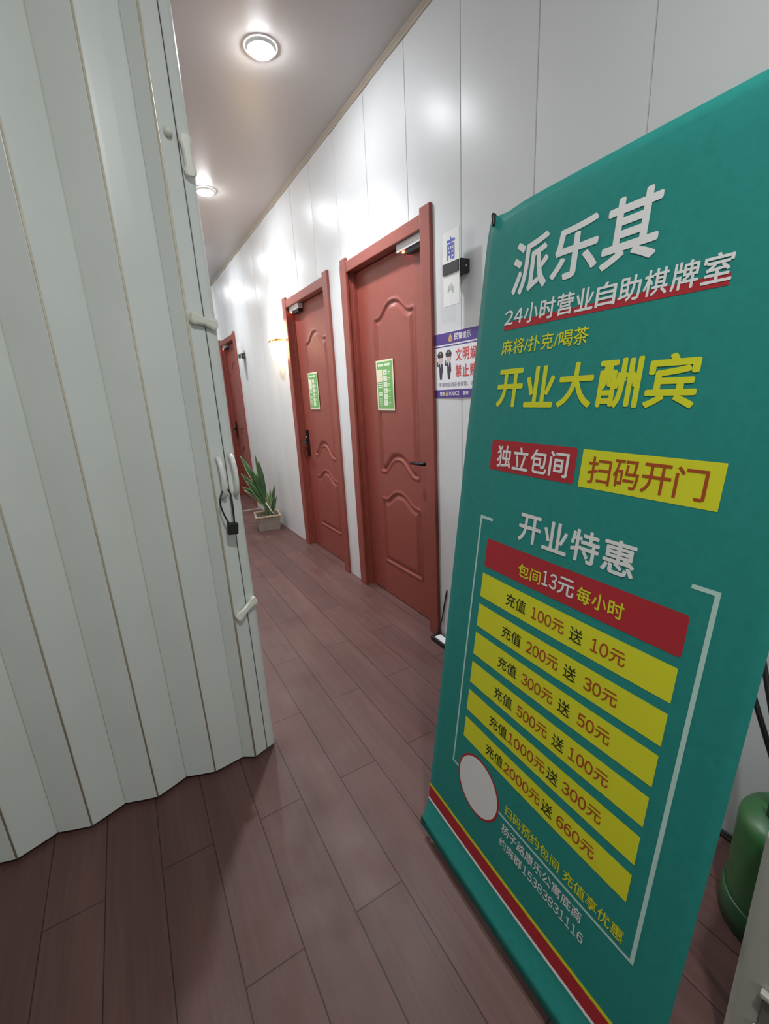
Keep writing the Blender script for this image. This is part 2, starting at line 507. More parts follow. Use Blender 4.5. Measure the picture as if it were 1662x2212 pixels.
def leaf_mesh(width, height, thick):
    """door leaf, local: y 0..width, z 0..height, front at x=0 looking to -x"""
    import numpy as np
    up = panel_outline(0.205, 1.722, 0.072, 0.838, 0.090, 0.165)
    lo = panel_outline(0.205, 0.655, 0.066, 0.232, 0.0, 0.165)
    cy = 0.363
    ys = np.linspace(0, width, int(width / 0.0058) + 1)
    zs = np.linspace(0, height, int(height / 0.0068) + 1)
    Yg, Zg = np.meshgrid(ys - cy, zs)
    tabx = np.array([a for a, _ in RELIEF]); taby = np.array([c for _, c in RELIEF])
    D = np.zeros_like(Yg)
    for pts in (up, lo):
        best = np.full(Yg.shape, 1e9); ins = np.zeros(Yg.shape, bool)
        n = len(pts)
        for i in range(n):
            x1, y1 = pts[i]; x2, y2 = pts[(i + 1) % n]
            dx, dy = x2 - x1, y2 - y1
            l2 = dx * dx + dy * dy + 1e-12
            t = np.clip(((Yg - x1) * dx + (Zg - y1) * dy) / l2, 0, 1)
            best = np.minimum(best, np.hypot(Yg - x1 - t * dx, Zg - y1 - t * dy))
            if abs(dy) > 1e-9:
                cond = ((y1 > Zg) != (y2 > Zg)) & (Yg < dx * (Zg - y1) / dy + x1)
                ins ^= cond
        s = np.where(ins, best, -best)
        d = np.interp(s, tabx, taby)
        d[s < tabx[0]] = 0
        D += d
    ny, nz = len(ys), len(zs)
    vs = [(-float(D[j, i]), float(ys[i]), float(zs[j])) for j in range(nz) for i in range(ny)]
    fs = [[j * ny + i, (j + 1) * ny + i, (j + 1) * ny + i + 1, j * ny + i + 1] for j in range(nz - 1) for i in range(ny - 1)]
    b = B()
    b.add(vs, fs, M['red_wood'], True)
    b.box((0.0085, 0, 0), (thick, width, height), M['red_wood'])
    # edges joining relief face and body
    for (ya, za, yb, zb) in ((0, 0, 0, height), (width, 0, width, height), (0, 0, width, 0), (0, height, width, height)):
        b.add([(0, ya, za), (0, yb, zb), (0.009, yb, zb), (0.009, ya, za)], [[0, 1, 2, 3]], M['red_wood'])
    return b

def casing_parts(root):
    zt = 2.02
    b = B()
    for y0 in (0.0, DW - CAS):
        b.box((-0.020, y0, 0), (0.0, y0 + CAS, DH), M['red_wood'], 0.006, 3)
    ja, jb = CAS - 0.006, DW - CAS + 0.006
    b.box((-0.016, CAS - 0.002, zt), (0.0, DW - CAS + 0.002, 2.078), M['red_wood'], 0.004, 2)
    # jambs and stops in the reveal
    b.box((-0.005, 0.034, 0), (0.096, ja, 2.055), M['red_wood'], 0.002)
    b.box((-0.005, jb, 0), (0.096, DW - 0.034, 2.055), M['red_wood'], 0.002)
    b.box((-0.005, ja, zt + 0.004), (0.096, jb, 2.055), M['red_wood'])
    b.box((0.024, jb - 0.010, 0), (0.050, jb + 0.002, zt + 0.004), M['red_wood'], 0.002)
    b.box((0.024, ja - 0.002, 0), (0.050, ja + 0.010, zt + 0.004), M['red_wood'], 0.002)
    b.build('door_frame', root)

LEAF_MESH = None
def make_door(name, y, label, lock_side, handle_side):
    """lock_side / handle_side: 'near' or 'far' jamb"""
    global LEAF_MESH
    root = empty(name, (0, y, 0), label, 'door', kind='structure')
    casing_parts(root)
    lw = DW - 2 * CAS - 0.004
    if LEAF_MESH is None:
        o = leaf_mesh(lw, 2.012, 0.042).build('door_leaf', root, (0.050, CAS + 0.002, 0.006))
        LEAF_MESH = o.data
    else:
        o = bpy.data.objects.new('door_leaf', LEAF_MESH); COL.objects.link(o)
        o.parent = root; o.location = (0.050, CAS + 0.002, 0.006)
    # electromagnetic lock under the lintel
    b = B()
    if lock_side == 'near':
        y0, y1, yl = CAS + 0.002, CAS + 0.236, 0.262
    else:
        y0, y1, yl = DW - CAS - 0.215, DW - CAS - 0.002, DW - CAS - 0.03
    b.box((0.006, y0, 1.984), (0.046, y1, 2.0225), M['lock_white'], 0.002)
    lk = b.build('magnetic_lock', root)
    b = B()
    ya = y0 + (0.0 if lock_side == 'near' else 0.01)
    b.box((0.012, ya, 1.962), (0.046, y0 + 0.16, 1.984), M['black_metal'], 0.002)
    b.build('armature_bracket', lk)
    b = B()
    yl = (y1 - 0.045) if lock_side == 'near' else (y1 - 0.03)
    bm = bmesh.new(); bmesh.ops.create_uvsphere(bm, u_segments=12, v_segments=8, radius=0.0065)
    bm.transform(Matrix.Translation((0.018, yl, 1.980)))
    b.bm(bm, M['led_red'], True)
    b.build('indicator_light', lk)
    # lever handle
    b = B()
    if handle_side == 'near':
        hy, s = CAS + 0.05, 1
    else:
        hy, s = DW - CAS - 0.055, -1
    b.box((0.036, hy - 0.021, 0.815), (0.0495, hy + 0.021, 1.045), M['black_metal'], 0.004, 3)
    hd = b.build('door_handle', root)
    b = B()
    zl = 0.945
    b.tube([(0.042, hy, zl), (0.012, hy, zl), (0.000, hy + s * 0.008, zl), (-0.004, hy + s * 0.03, zl), (-0.004, hy + s * 0.105, zl - 0.003)],
           [0.010, 0.010, 0.010, 0.009, 0.008], M['black_metal'])
    b.build('lever', hd)
    b = B()
    b.lathe([(0.0, -0.002), (0.008, -0.002), (0.009, 0.004)], M['steel'], 16)
    c = b.build('keyhole', hd, (0.036, hy, 0.985)); c.rotation_euler = (0, math.pi / 2, 0)
    return root

make_door('door_1', DOOR_Y[0], 'nearest red panelled door, green notice on it, beside the green banner', 'near', 'near')
make_door('door_2', DOOR_Y[1], 'middle red panelled door with a green notice, right of the glowing sconce', 'far', 'far')
make_door('door_3', DOOR_Y[2], 'farthest red door, partly hidden by the folding door, behind the plant', 'far', 'far')

# ================================================================== ceiling downlights
def downlight(x, y, m, label, group):
    root = empty('ceiling_downlight', (x, y, CEIL), label, 'ceiling light', group)
    b = B()
    b.lathe([(0.0555, -0.006), (0.0565, -0.013), (0.060, -0.0125), (0.067, -0.001)], M['lamp_rim'], 40)
    b.build('trim_ring', root)
    b = B()
    b.lathe([(0.0, -0.030), (0.020, -0.0285), (0.038, -0.024), (0.050, -0.018), (0.0560, -0.0125)], m, 40)
    b.build('diffuser', root)
    return root
LL = ['lit round downlight nearest the camera, above the first red door',
      'lit round downlight half covered by the folding door edge',
      'lit round downlight farther down the corridor, hidden behind the folding door',
      'lit round downlight at the far end of the corridor, hidden from view']
for (x, y), l, watts in zip(CORRIDOR_LAMPS, LL, BEAM_WATTS):
    downlight(x, y, M['lamp'], l, 'downlights along the corridor ceiling')
    sp = bpy.data.lights.new('downlight_beam', 'SPOT')
    sp.energy = watts; sp.spot_size = math.radians(112); sp.spot_blend = 0.85
    sp.shadow_soft_size = 0.045; sp.color = (0.93, 0.97, 1.0)
    so = bpy.data.objects.new('downlight_beam', sp); COL.objects.link(so)
    so.location = (x, y, CEIL - 0.075)
downlight(NEAR_LAMP[0], NEAR_LAMP[1], M['near_lamp'], 'lit round downlight just above the camera, outside the picture', 'downlights along the corridor ceiling')

# ================================================================== wall sconce
root = empty('wall_sconce', (0, 3.965, 1.80), 'glowing warm two-tier wall sconce left of the middle red door', 'wall lamp')
def half_shade(z0, z1, r0, r1):
    b = B()
    prof = [(r0, z0), (r1, z1)]
    vs, fs = [], []
    seg = 16
    for r, z in prof:
        for k in range(seg + 1):
            an = math.pi * k / seg
            # flattened half round, standing out from the wall to -x
            vs.append((-0.002 - 0.085 * (abs(math.sin(an)) ** 0.6) * (r / 0.1), r * math.copysign(abs(math.cos(an)) ** 0.6, math.cos(an)), z))
    n = seg + 1
    fs = [[k, k + 1, n + k + 1, n + k] for k in range(seg)]
    fs.append(list(range(n))[::-1]); fs.append([n + k for k in range(n)])
    fs.append([0, n, 2 * n - 1, n - 1])
    b.add(vs, fs, M['sconce'], False)
    return b
half_shade(0.012, 0.150, 0.105, 0.095).build('lamp_shade', root)
half_shade(-0.150, -0.012, 0.085, 0.105).build('lamp_shade', root)
b = B()
b.box((-0.078, -0.093, -0.0115), (-0.0, 0.093, 0.0115), M['brass'], 0.003)
band = b.build('mounting_band', root)
b = B()
bm = bmesh.new(); bmesh.ops.create_uvsphere(bm, u_segments=16, v_segments=10, radius=0.014)
bm.transform(Matrix.Translation((-0.086, 0, 0)))
b.bm(bm, M['brass'], True)
b.build('knob', band)

# ================================================================== room signs beside the doors
def room_sign(y, z, label, char):
    """white plate held off the wall by a dark block; y = middle"""
    root = empty('room_sign', (0, y, z), label, 'sign', 'room signs beside the doors')
    b = B()
    b.box((-0.052, -0.051, -0.142), (-0.048, 0.051, 0.135), M['acrylic'], 0.001)
    place = lambda u, v, l: (-0.0522 - l, -u, v)
    if char:
        letters(b, char, -0.026, 0.026, 0.030, 0.112, place, M['sign_blue'], 0.02, 0.0004)
        for (u, v, r) in ((-0.012, -0.072, 0.009), (0.006, -0.078, 0.010), (0.002, -0.063, 0.006), (-0.018, -0.083, 0.006), (0.012, -0.090, 0.005)):
            disc2d(b, u, v, r, place, M['sign_mark'], 0.0004, 12)
    b.build('sign_plate', root)
    b = B()
    b.box((-0.0565, -0.0515, -0.022), (-0.0525, 0.0515, 0.020), M['dark_grey'], 0.001)
    b.build('front_band', root)
    b = B()
    b.box((-0.046, -0.056, -0.027), (0.0, 0.040, 0.024), M['black'], 0.003)
    for dz in (-0.004,):
        b.lathe([(0, 0.0), (0.004, 0.0), (0.004, 0.0012)], M['steel'], 12, (0, 0, 0))
        n = len(b.v)
    b.build('wall_block', root)
    return root
r = room_sign(1.561, 1.797, 'white sign plate with a blue character on a black block, beside the nearest door', '南')
room_sign(5.26, 1.797, 'small white sign plate on a black block, beside the farthest red door', None)
# the lathe washer above belongs on the near side face of the block
for o in bpy.data.objects:
    if o.name.startswith('wall_block'):
        me = o.data
        nv = len(me.vertices)
        for i in range(nv - 36, nv):
            x, y, z = me.vertices[i].co
            me.vertices[i].co = (-0.020 + x, -0.0562 - z, -0.002 + y)

# ================================================================== notice on the wall
PY, PZ = 1.745, 1.281
root = empty('wall_notice', (-0.003, PY, PZ), 'purple and white police notice on the wall between the nearest door and the banner', 'notice')
b = B()
PW, PH = 0.400, 0.281
pl = lambda u, v, l: (-0.0012 - l, -u, v)
b.box((-0.001, -PW, 0), (0.002, 0, PH), M['paper'])
pa = lambda u0, u1, v0, v1, m, l=0.0003: patch(b, u0, u1, v0, v1, pl, m, l, 1)
pa(0, PW, 0.233, PH, M['purple']); pa(0, PW, 0.222, 0.2265, M['purple']); pa(0, PW, 0, 0.036, M['purple'])
def shield(cu, cv, w, h):
    poly2d(b, [(cu, cv - h / 2), (cu + w * .45, cv - h * .38), (cu + w * .5, cv - h * .1), (cu + w * .28, cv + h * .22), (cu + w * .1, cv + h / 2),
               (cu - w * .1, cv + h / 2), (cu - w * .28, cv + h * .22), (cu - w * .5, cv - h * .1), (cu - w * .45, cv - h * .38)], pl, M['print_gold'], 0.0006)
    disc2d(b, cu, cv - h * .1, w * .17, pl, M['print_red'], 0.0009, 12)
shield(0.1165, 0.2565, 0.028, 0.034)
for i, c in enumerate('民警提示'):
    letters(b, c, 0.143 + 0.0275 * i, 0.143 + 0.0275 * i + 0.0255, 0.2445, 0.2715, pl, M['paper'], 0.02, 0.0006)
for i, c in enumerate('文明娱乐'):
    letters(b, c, 0.151 + 0.0475 * i, 0.151 + 0.0475 * i + 0.040, 0.157, 0.208, pl, M['print_red'], 0.012, 0.0006)
for i, c in enumerate('禁止赌博'):
    letters(b, c, 0.150 + 0.0475 * i, 0.150 + 0.0475 * i + 0.040, 0.089, 0.141, pl, M['print_red'], 0.012, 0.0006)
letters(b, '贵重物品请妥善保管，谨防被盗', 0.029, 0.335, 0.049, 0.068, pl, M['print_grey'], 0.0, 0.0006)
letters(b, '警察', 0.035, 0.071, 0.009, 0.027, pl, M['paper'], 0.015, 0.0006)
shield(0.0865, 0.018, 0.018, 0.024)
letters(b, 'POLICE', 0.103, 0.173, 0.010, 0.027, pl, M['paper'], 0.015, 0.0006)
letters(b, '警察', 0.200, 0.236, 0.010, 0.028, pl, M['paper'], 0.015, 0.0006)
# two plain uniformed figures
for (cu, base, top, cm) in ((0.0425, 0.080, 0.205, 0), (0.1015, 0.080, 0.207, 1)):
    h = top - base
    poly2d(b, [(cu - .024, base + h * .85), (cu - .015, base + h * .95), (cu - .010, top), (cu + .010, top), (cu + .017, base + h * .95), (cu + .024, base + h * .85)], pl, M['print_dark'], 0.0006)
    disc2d(b, cu, base + h * .93, 0.0045, pl, M['print_gold'], 0.0009, 10)
    disc2d(b, cu, base + h * .74, 0.0165, pl, M['print_skin'], 0.0005, 20)
    poly2d(b, [(cu - .018, base + h * .78), (cu + .018, base + h * .78), (cu + .02, base + h * .86), (cu - .02, base + h * .86)], pl, M['print_dark'], 0.00065)
    poly2d(b, [(cu - .010, base + h * .58), (cu + .014, base + h * .58), (cu + .018, base + h * .28), (cu + .012, base + h * .26), (cu + .008, base + .002), (cu - .006, base + .002), (cu - .010, base + h * .3)], pl, M['print_dark'], 0.0006)
    poly2d(b, [(cu - .003, base + h * .58), (cu + .005, base + h * .58), (cu + .001, base + h * .42)], pl, M['paper'], 0.0009)
    poly2d(b, [(cu - .010, base + h * .57), (cu - .010, base + h * .48), (cu - .028, base + h * .50), (cu - .022, base + h * .67), (cu - .018, base + h * .67), (cu - .019, base + h * .53)], pl, M['print_dark'], 0.0006)
b.build('notice_sheet', root)

# ================================================================== green notices on the doors
def door_notice(dy, label):
    root = empty('door_notice', (0.0405, dy + 0.638, 1.2185), label, 'notice', 'green notices on the doors')
    b = B()
    w, h = 0.192, 0.283
    pl = lambda u, v, l: (-0.0010 - l, -u, v)
    b.box((-0.0008, -w, 0), (0.0010, 0, h), M['post_cream'])
    q = lambda u0, u1, v0, v1, m, l=0.0003: patch(b, u0, u1, v0, v1, pl, m, l, 1)
    q(0.010, w - 0.010, 0.010, h - 0.010, M['post_green'])
    q(0.026, 0.088, 0.248, 0.262, M['post_pale'], 0.0006); q(0.096, 0.158, 0.249, 0.262, M['post_pale'], 0.0006)
    q(0.011, 0.071, 0.163, 0.231, M['post_cream'], 0.0006)
    for i, z in enumerate((0.152, 0.140, 0.128)):
        q(0.018, 0.070, z, z + 0.006, M['post_pale'], 0.0006)
    q(0.022, 0.062, 0.096, 0.103, M['post_pale'], 0.0006); q(0.022, 0.062, 0.084, 0.092, M['post_pale'], 0.0006)
    for i in range(6):
        z = 0.200 - i * 0.0345
        q(0.080, 0.124, z, z + 0.029, M['post_pale'], 0.0006)
        if i in (0, 3):
            q(0.092, 0.106, z + 0.010, z + 0.016, M['post_green'], 0.0009)
        q(0.134, 0.155, z + 0.014, z + 0.019, M['post_pale'], 0.0006)
        q(0.134, 0.150, z + 0.005, z + 0.008, M['post_pale'], 0.0006)
    for i in range(4):
        q(0.028, 0.056, 0.064 - 0.013 * i, 0.0675 - 0.013 * i, M['post_pale'], 0.0006)
    b.build('notice_sheet', root)
door_notice(DOOR_Y[0], 'green notice with a cream border on the nearest red door')
door_notice(DOOR_Y[1], 'green notice with a cream border on the middle red door')

# ================================================================== folding door
FX = [-1.147, -1.25, -1.345, -1.44, -1.538, -1.633, -1.727, -1.826, -1.922, -2.02, -2.116, -2.213, -2.31, -2.407, -2.504, -2.60,
      -2.697, -2.794, -2.89, -2.987, -3.084, -3.18]
FY = [1.483 if i == 0 else (1.471 if i % 2 else 1.506) for i in range(len(FX))]
Z0, Z1 = 0.015, 2.745
fd = empty('folding_door', (-1.04, 1.48, 0), 'white accordion folding door with yellowed hinges at the left', 'folding door')
FB = Vector((-1.04, 1.48, 0))
def slab(pa, pb, th, m, name, parent, inset=0.0006, bulge=0.0):
    a = Vector((pa[0], pa[1], 0)) - FB; c = Vector((pb[0], pb[1], 0)) - FB
    d = (c - a).normalized(); n = Vector((d.y, -d.x, 0))
    if n.y > 0: n = -n
    a = a + d * inset; c = c - d * inset
    b = B()
    prof = []
    L = (c - a).length
    for t in (0, 0.03, 0.12, 0.5, 0.88, 0.97, 1):
        e = 0.0016 if t in (0, 1) else 0.0
        prof.append(a + d * (L * t) + n * (th / 2 - e + bulge * (1 - (2 * t - 1) ** 2)))
    for t in (1, 0):
        prof.append(a + d * (L * t) - n * th / 2)
    k = len(prof)
    vs = [(p.x, p.y, Z0) for p in prof] + [(p.x, p.y, Z1) for p in prof]
    fs = [[i, (i + 1) % k, k + (i + 1) % k, k + i] for i in range(k)] + [list(range(k))[::-1], [k + i for i in range(k)]]
    b.add(vs, fs, m, False)
    return b.build(name, parent)
for i in range(len(FX) - 1):
    slab((FX[i], FY[i]), (FX[i + 1], FY[i + 1]), 0.006, M['pvc'], 'slat', fd, bulge=0.0012)
for i in range(1, len(FX) - 1):
    b = B()
    front = FY[i] < 1.48
    p = Vector((FX[i], FY[i], 0)) - FB
    y = p.y + (-0.0022 if front else 0.0015)
    w = 0.0026 if front else 0.0035
    b.tube([(p.x, y, Z0), (p.x, y, Z1)], w, M['pvc_hinge'], 10)
    b.build('hinge_strip', fd)
# leading post in two meeting stiles
def stile(pts, name, m):
    b = B()
    P = [Vector((x, y, 0)) - FB for x, y in pts]
    k = len(P)
    vs = [(p.x, p.y, Z0) for p in P] + [(p.x, p.y, Z1) for p in P]
    fs = [[i, (i + 1) % k, k + (i + 1) % k, k + i] for i in range(k)] + [list(range(k))[::-1], [k + i for i in range(k)]]
    b.add(vs, fs, m, False)
    return b.build(name, fd)
slab((-1.108, 1.4575), (-1.147, 1.483), 0.006, M['pvc'], 'slat', fd)
b = B(); b.tube([(-1.107 - FB.x, 1.4545 - FB.y, Z0), (-1.107 - FB.x, 1.4545 - FB.y, Z1)], 0.003, M['pvc_hinge'], 10); b.build('hinge_strip', fd)
stile([(-1.105, 1.4570), (-1.1025, 1.4550), (-1.0605, 1.4700), (-1.0585, 1.4730), (-1.0585, 1.510), (-1.105, 1.510)], 'closing_stile', M['pvc'])
stile([(-1.0560, 1.4730), (-1.0540, 1.4710), (-1.034, 1.4790), (-1.026, 1.4850), (-1.0220, 1.4930), (-1.0220, 1.512), (-1.0560, 1.512)], 'strike_stile', M['pvc'])
b = B(); b.box((-3.18 - FB.x, 1.468 - FB.y, 2.748), (-1.0 - FB.x, 1.512 - FB.y, CEIL), M['pvc'], 0.003)
b.build('ceiling_track', fd)
# grips
def grip(x, y, z0, z1, nx):
    b = B()
    pts = []
    for i in range(15):
        t = i / 14
        z = z1 + (z0 - z1) * t
        a = math.sin(math.pi * t)
        out = 0.036 * (a ** 0.45 if a > 0 else 0)
        pts.append((x - FB.x + nx * out, y - FB.y - out, z))
    r = [0.0085 - 0.002 * math.sin(math.pi * i / 14) + 0.0015 * math.sin(math.pi * i / 14) for i in range(15)]
    b.tube(pts, r, M['handle_white'], 14)
    return b.build('grip', fd)
grip(-1.081, 1.4655, 1.018, 1.150, 0.10)
grip(-1.040, 1.4790, 1.018, 1.152, 0.12)
# turn latches across the meeting line
def boss(b, x, y, z, r=0.0150):
    bm = bmesh.new()
    bmesh.ops.create_cone(bm, cap_ends=True, segments=20, radius1=r, radius2=r * 0.8, depth=0.020)
    bm.transform(Matrix.Translation((x - FB.x, y - FB.y - 0.009, z)) @ Matrix.Rotation(math.pi / 2, 4, 'X'))
    b.bm(bm, M['pvc_cream'], True)
def latch(xa, ya, za, xb, yb, zb, bosses):
    b = B()
    for q in bosses:
        boss(b, *q)
    a = Vector((xa - FB.x, ya - FB.y - 0.016, za)); c = Vector((xb - FB.x, yb - FB.y - 0.016, zb))
    d = (c - a)
    L = d.length; d.normalize()
    n = Vector((0, -1, 0)); n = (n - d * n.dot(d)).normalized(); w = d.cross(n)
    prof = [(-0.013, .009), (-0.009, .0145), (0.0, .0165), (0.012, .0125), (L * .5, .0105), (L - .012, .0125), (L, .0165), (L + .009, .0145), (L + .013, .009)]
    vs = []
    for s, hw in prof:
        for (aa, bb) in ((-hw, -.004), (hw, -.004), (hw, .005), (hw * .6, .008), (-hw * .6, .008), (-hw, .005)):
            vs.append(a + d * s + w * aa + n * bb)
    k = 6
    fs = [[i * k + j, i * k + (j + 1) % k, (i + 1) * k + (j + 1) % k, (i + 1) * k + j] for i in range(len(prof) - 1) for j in range(k)]
    fs += [list(range(k))[::-1], [(len(prof) - 1) * k + j for j in range(k)]]
    b.add(vs, fs, M['pvc_cream'], False)
    return b.build('turn_latch', fd)
latch(-1.088, 1.4625, 1.553, -1.036, 1.482, 1.541, [(-1.088, 1.4625, 1.553), (-1.036, 1.482, 1.541)])
latch(-1.088, 1.4625, 0.602, -1.034, 1.483, 0.634, [(-1.088, 1.4625, 0.602), (-1.034, 1.483, 0.634)])
latch(-1.041, 1.479, 2.000, -1.038, 1.4795, 1.930, [(-1.041, 1.479, 2.000)])
b = B(); boss(b, -1.082, 1.465, 2.010, 0.0125); b.build('latch_peg', fd)

# padlock with a black cable loop through the two grips
LK = Vector((-1.073, 1.424, 0.922))
root = empty('cable_padlock', LK, 'black padlock on a cable loop hanging from the folding door grips', 'padlock')
b = B()
b.box((-0.017, -0.011, -0.020), (0.017, 0.011, 0.018), M['black'], 0.005, 3, Matrix.Rotation(0.12, 4, 'Y'))
b.build('lock_body', root)
b = B()
pts = []
ctl = [(-0.008, 0.0, 0.016), (-0.020, 0.0, 0.05), (-0.026, 0.0, 0.085), (-0.020, 0.003, 0.110), (-0.008, 0.012, 0.124), (0.006, 0.022, 0.122), (0.013, 0.020, 0.106), (0.011, 0.004, 0.07), (0.008, 0.0, 0.016)]
def catmull(P, n=8):
    out = []
    P = [Vector(p) for p in P]
    for i in range(len(P) - 1):
        p0 = P[max(i - 1, 0)]; p1 = P[i]; p2 = P[i + 1]; p3 = P[min(i + 2, len(P) - 1)]
        for k in range(n):
            t = k / n
            out.append(0.5 * ((2 * p1) + (p2 - p0) * t + (2 * p0 - 5 * p1 + 4 * p2 - p3) * t * t + (3 * p1 - p0 - 3 * p2 + p3) * t ** 3))
    out.append(P[-1])
    return out
b.tube(catmull(ctl), 0.0027, M['black'], 10)
b.build('shackle_cable', root)

# ================================================================== the green banner and its stand
BO = Vector((-0.72697, 0.87814, 0.04039))
BU = Vector((-0.04558, -0.99896, -0.00195))
BV = Vector((0.13442, -0.00807, 0.99089))
BN = Vector((-0.98988, 0.04490, 0.13465))
BW, BH = 0.680, 1.673
def bow(u, v):
    d = 0.006 * math.sin(math.pi * min(max(u / BW, 0), 1)) * (0.4 + 0.6 * math.sin(math.pi * min(max(v / BH, 0), 1)))
    if v < 0.085:
        d += 0.022 * ((0.085 - v) / 0.085) ** 1.3
    if v > BH - 0.06:
        d -= 0.006 * ((v - BH + 0.06) / 0.06) ** 2
    return d
def bpt(u, v, lift):
    return BU * u + BV * v + BN * (bow(u, v) + lift)
ban = empty('advertising_banner', BO, 'tall green printed banner with white and yellow Chinese lettering leaning toward the wall', 'banner')
b = B()
# cloth, front and back
nu, nv = 34, 84
grid = []
for side in (0.0, -0.0008):
    for j in range(nv + 1):
        for i in range(nu + 1):
            u, v = BW * i / nu, BH * j / nv
            vv = v
            if j >= nv - 1:   # top hem dips a little beside the corner eyelets
                vv = v - 0.006 * math.exp(-((u - 0.055) / 0.035) ** 2)
            grid.append(bpt(u, vv, side))
w_ = nu + 1; per = (nu + 1) * (nv + 1)
fs = []
for j in range(nv):
    for i in range(nu):
        a = j * w_ + i
        fs.append([a, a + 1, a + w_ + 1, a + w_]); fs.append([per + a, per + a + w_, per + a + w_ + 1, per + a + 1])
for i in range(nu):
    fs.append([i, per + i, per + i + 1, i + 1]); t = nv * w_ + i; fs.append([t, t + 1, per + t + 1, per + t])
for j in range(nv):
    a = j * w_; fs.append([a, a + w_, per + a + w_, per + a]); a += nu; fs.append([a, per + a, per + a + w_, a + w_])
b.add(grid, fs, M['ban_green'], True)
L1, L2 = 0.0004, 0.0008
def bp(u0, u1, v0, v1, m, l=L1): patch(b, u0, u1, v0, v1, bpt, m, l, 0.02)
def rp(u0, u1, v0, v1, m, r=0.006, l=L1):
    """patch with slightly rounded corners"""
    bp(u0 + r, u1 - r, v0, v1, m, l); bp(u0, u0 + r, v0 + r, v1 - r, m, l); bp(u1 - r, u1, v0 + r, v1 - r, m, l)
    for cu, cv, a in ((u0 + r, v0 + r, math.pi), (u1 - r, v0 + r, 1.5 * math.pi), (u1 - r, v1 - r, 0), (u0 + r, v1 - r, .5 * math.pi)):
        pts = [(cu, cv)] + [(cu + r * math.cos(a + math.pi / 2 * k / 6), cv + r * math.sin(a + math.pi / 2 * k / 6)) for k in range(7)]
        poly2d(b, pts, bpt, m, l)
def bt(s, u0, u1, v0, v1, m, bold=0.0, l=L2): letters(b, s, u0, u1, v0, v1, bpt, m, bold, l)
def num(s, u0, u1, v0, v1, m, bold=0.0, l=L2):
    """figures, each set in its own cell"""
    w = (u1 - u0) / (len(s) - 0.10)
    for i, c in enumerate(s):
        a, e = (0.06, 0.82) if c == '1' else (0.0, 0.90)
        bt(chr(0xFF10 + int(c)), u0 + w * (i + a), u0 + w * (i + e), v0, v1, m, bold, l)
def run(s, u0, u1, v0, v1, m, bold=0.0, l=L2):
    """characters spread evenly, each fitted to its own cell"""
    n = len(s); w = (u1 - u0) / (n - 0.10)
    for i, c in enumerate(s):
        bt(c, u0 + w * i, u0 + w * (i + 0.90), v0, v1, m, bold, l)
bt('派', 0.1015, 0.2020, 1.479, 1.587, M['ban_white'], 0.022)
bt('乐', 0.2095, 0.3165, 1.482, 1.581, M['ban_white'], 0.022)
bt('其', 0.3230, 0.4235, 1.477, 1.587, M['ban_white'], 0.022)
bp(0.0940, 0.5390, 1.4105, 1.4270, M['ban_red'])
num('24', 0.0930, 0.1490, 1.4215, 1.4515, M['ban_white'], 0.014)
run('小时营业自助棋牌室', 0.1525, 0.5400, 1.4170, 1.4570, M['ban_white'], 0.016)
bt('麻将/扑克/喝茶', 0.0950, 0.3240, 1.3570, 1.3890, M['ban_yellow'], 0.010)
run('开业大酬宾', 0.0965, 0.5260, 1.2430, 1.3260, M['ban_yellow'], 0.024)
rp(0.1010, 0.3400, 1.0995, 1.1690, M['ban_red'])
run('独立包间', 0.1230, 0.3240, 1.1080, 1.1580, M['ban_white'], 0.016)
bp(0.3520, 0.5865, 1.0980, 1.1680, M['ban_yellow'])
run('扫码开门', 0.3680, 0.5670, 1.1080, 1.1565, M['ban_orange'], 0.008)
run('开业特惠', 0.2200, 0.4865, 0.9575, 1.0195, M['ban_white'], 0.020)
rp(0.1240, 0.5820, 0.8645, 0.9350, M['ban_red'])
bt('包间', 0.2345, 0.2985, 0.8790, 0.9085, M['ban_yellow'], 0.014)
num('13', 0.3015, 0.3400, 0.8830, 0.9150, M['ban_white'], 0.016); bt('元', 0.3425, 0.3810, 0.8810, 0.9170, M['ban_white'], 0.016)
run('每小时', 0.3880, 0.4830, 0.8815, 0.9125, M['ban_yellow'], 0.016)
BARS = [(0.7852, 0.8464), (0.7065, 0.7658), (0.6287, 0.6889), (0.5488, 0.6078), (0.4694, 0.5276), (0.3891, 0.4481)]
ROWS = [('100', '10'), ('200', '30'), ('300', '50'), ('500', '100'), ('1000', '300'), ('2000', '660')]
for k, ((v0, v1), (a, c)) in enumerate(zip(BARS, ROWS)):
    bp(0.1220, 0.5817, v0, v1, M['ban_yellow'])
    cv = (v0 + v1) / 2 - 0.001
    cu1 = 0.2105 if k < 4 else 0.2080
    cu2 = 0.2708 if k < 4 else 0.2680
    bt('充值', cu1, cu2, cv - 0.0145, cv + 0.0150, M['ban_black'], 0.004)
    A0, A1 = (0.2870, 0.3730) if k < 4 else (0.2720, 0.3812)
    B0, B1 = (0.4330, 0.5010) if k < 3 else (0.4265, 0.5130)
    for s, e0, e1 in ((a, A0, A1), (c, B0, B1)):
        nd = len(s); wy = 0.0295
        num(s, e0, e1 - wy - 0.0025, cv - 0.0130, cv + 0.0130, M['ban_orange'], 0.012)
        bt('元', e1 - wy, e1, cv - 0.0130, cv + 0.0130, M['ban_orange'], 0.010)
    bt('送', 0.3862, 0.4152, cv - 0.0150, cv + 0.0145, M['ban_black'], 0.004)
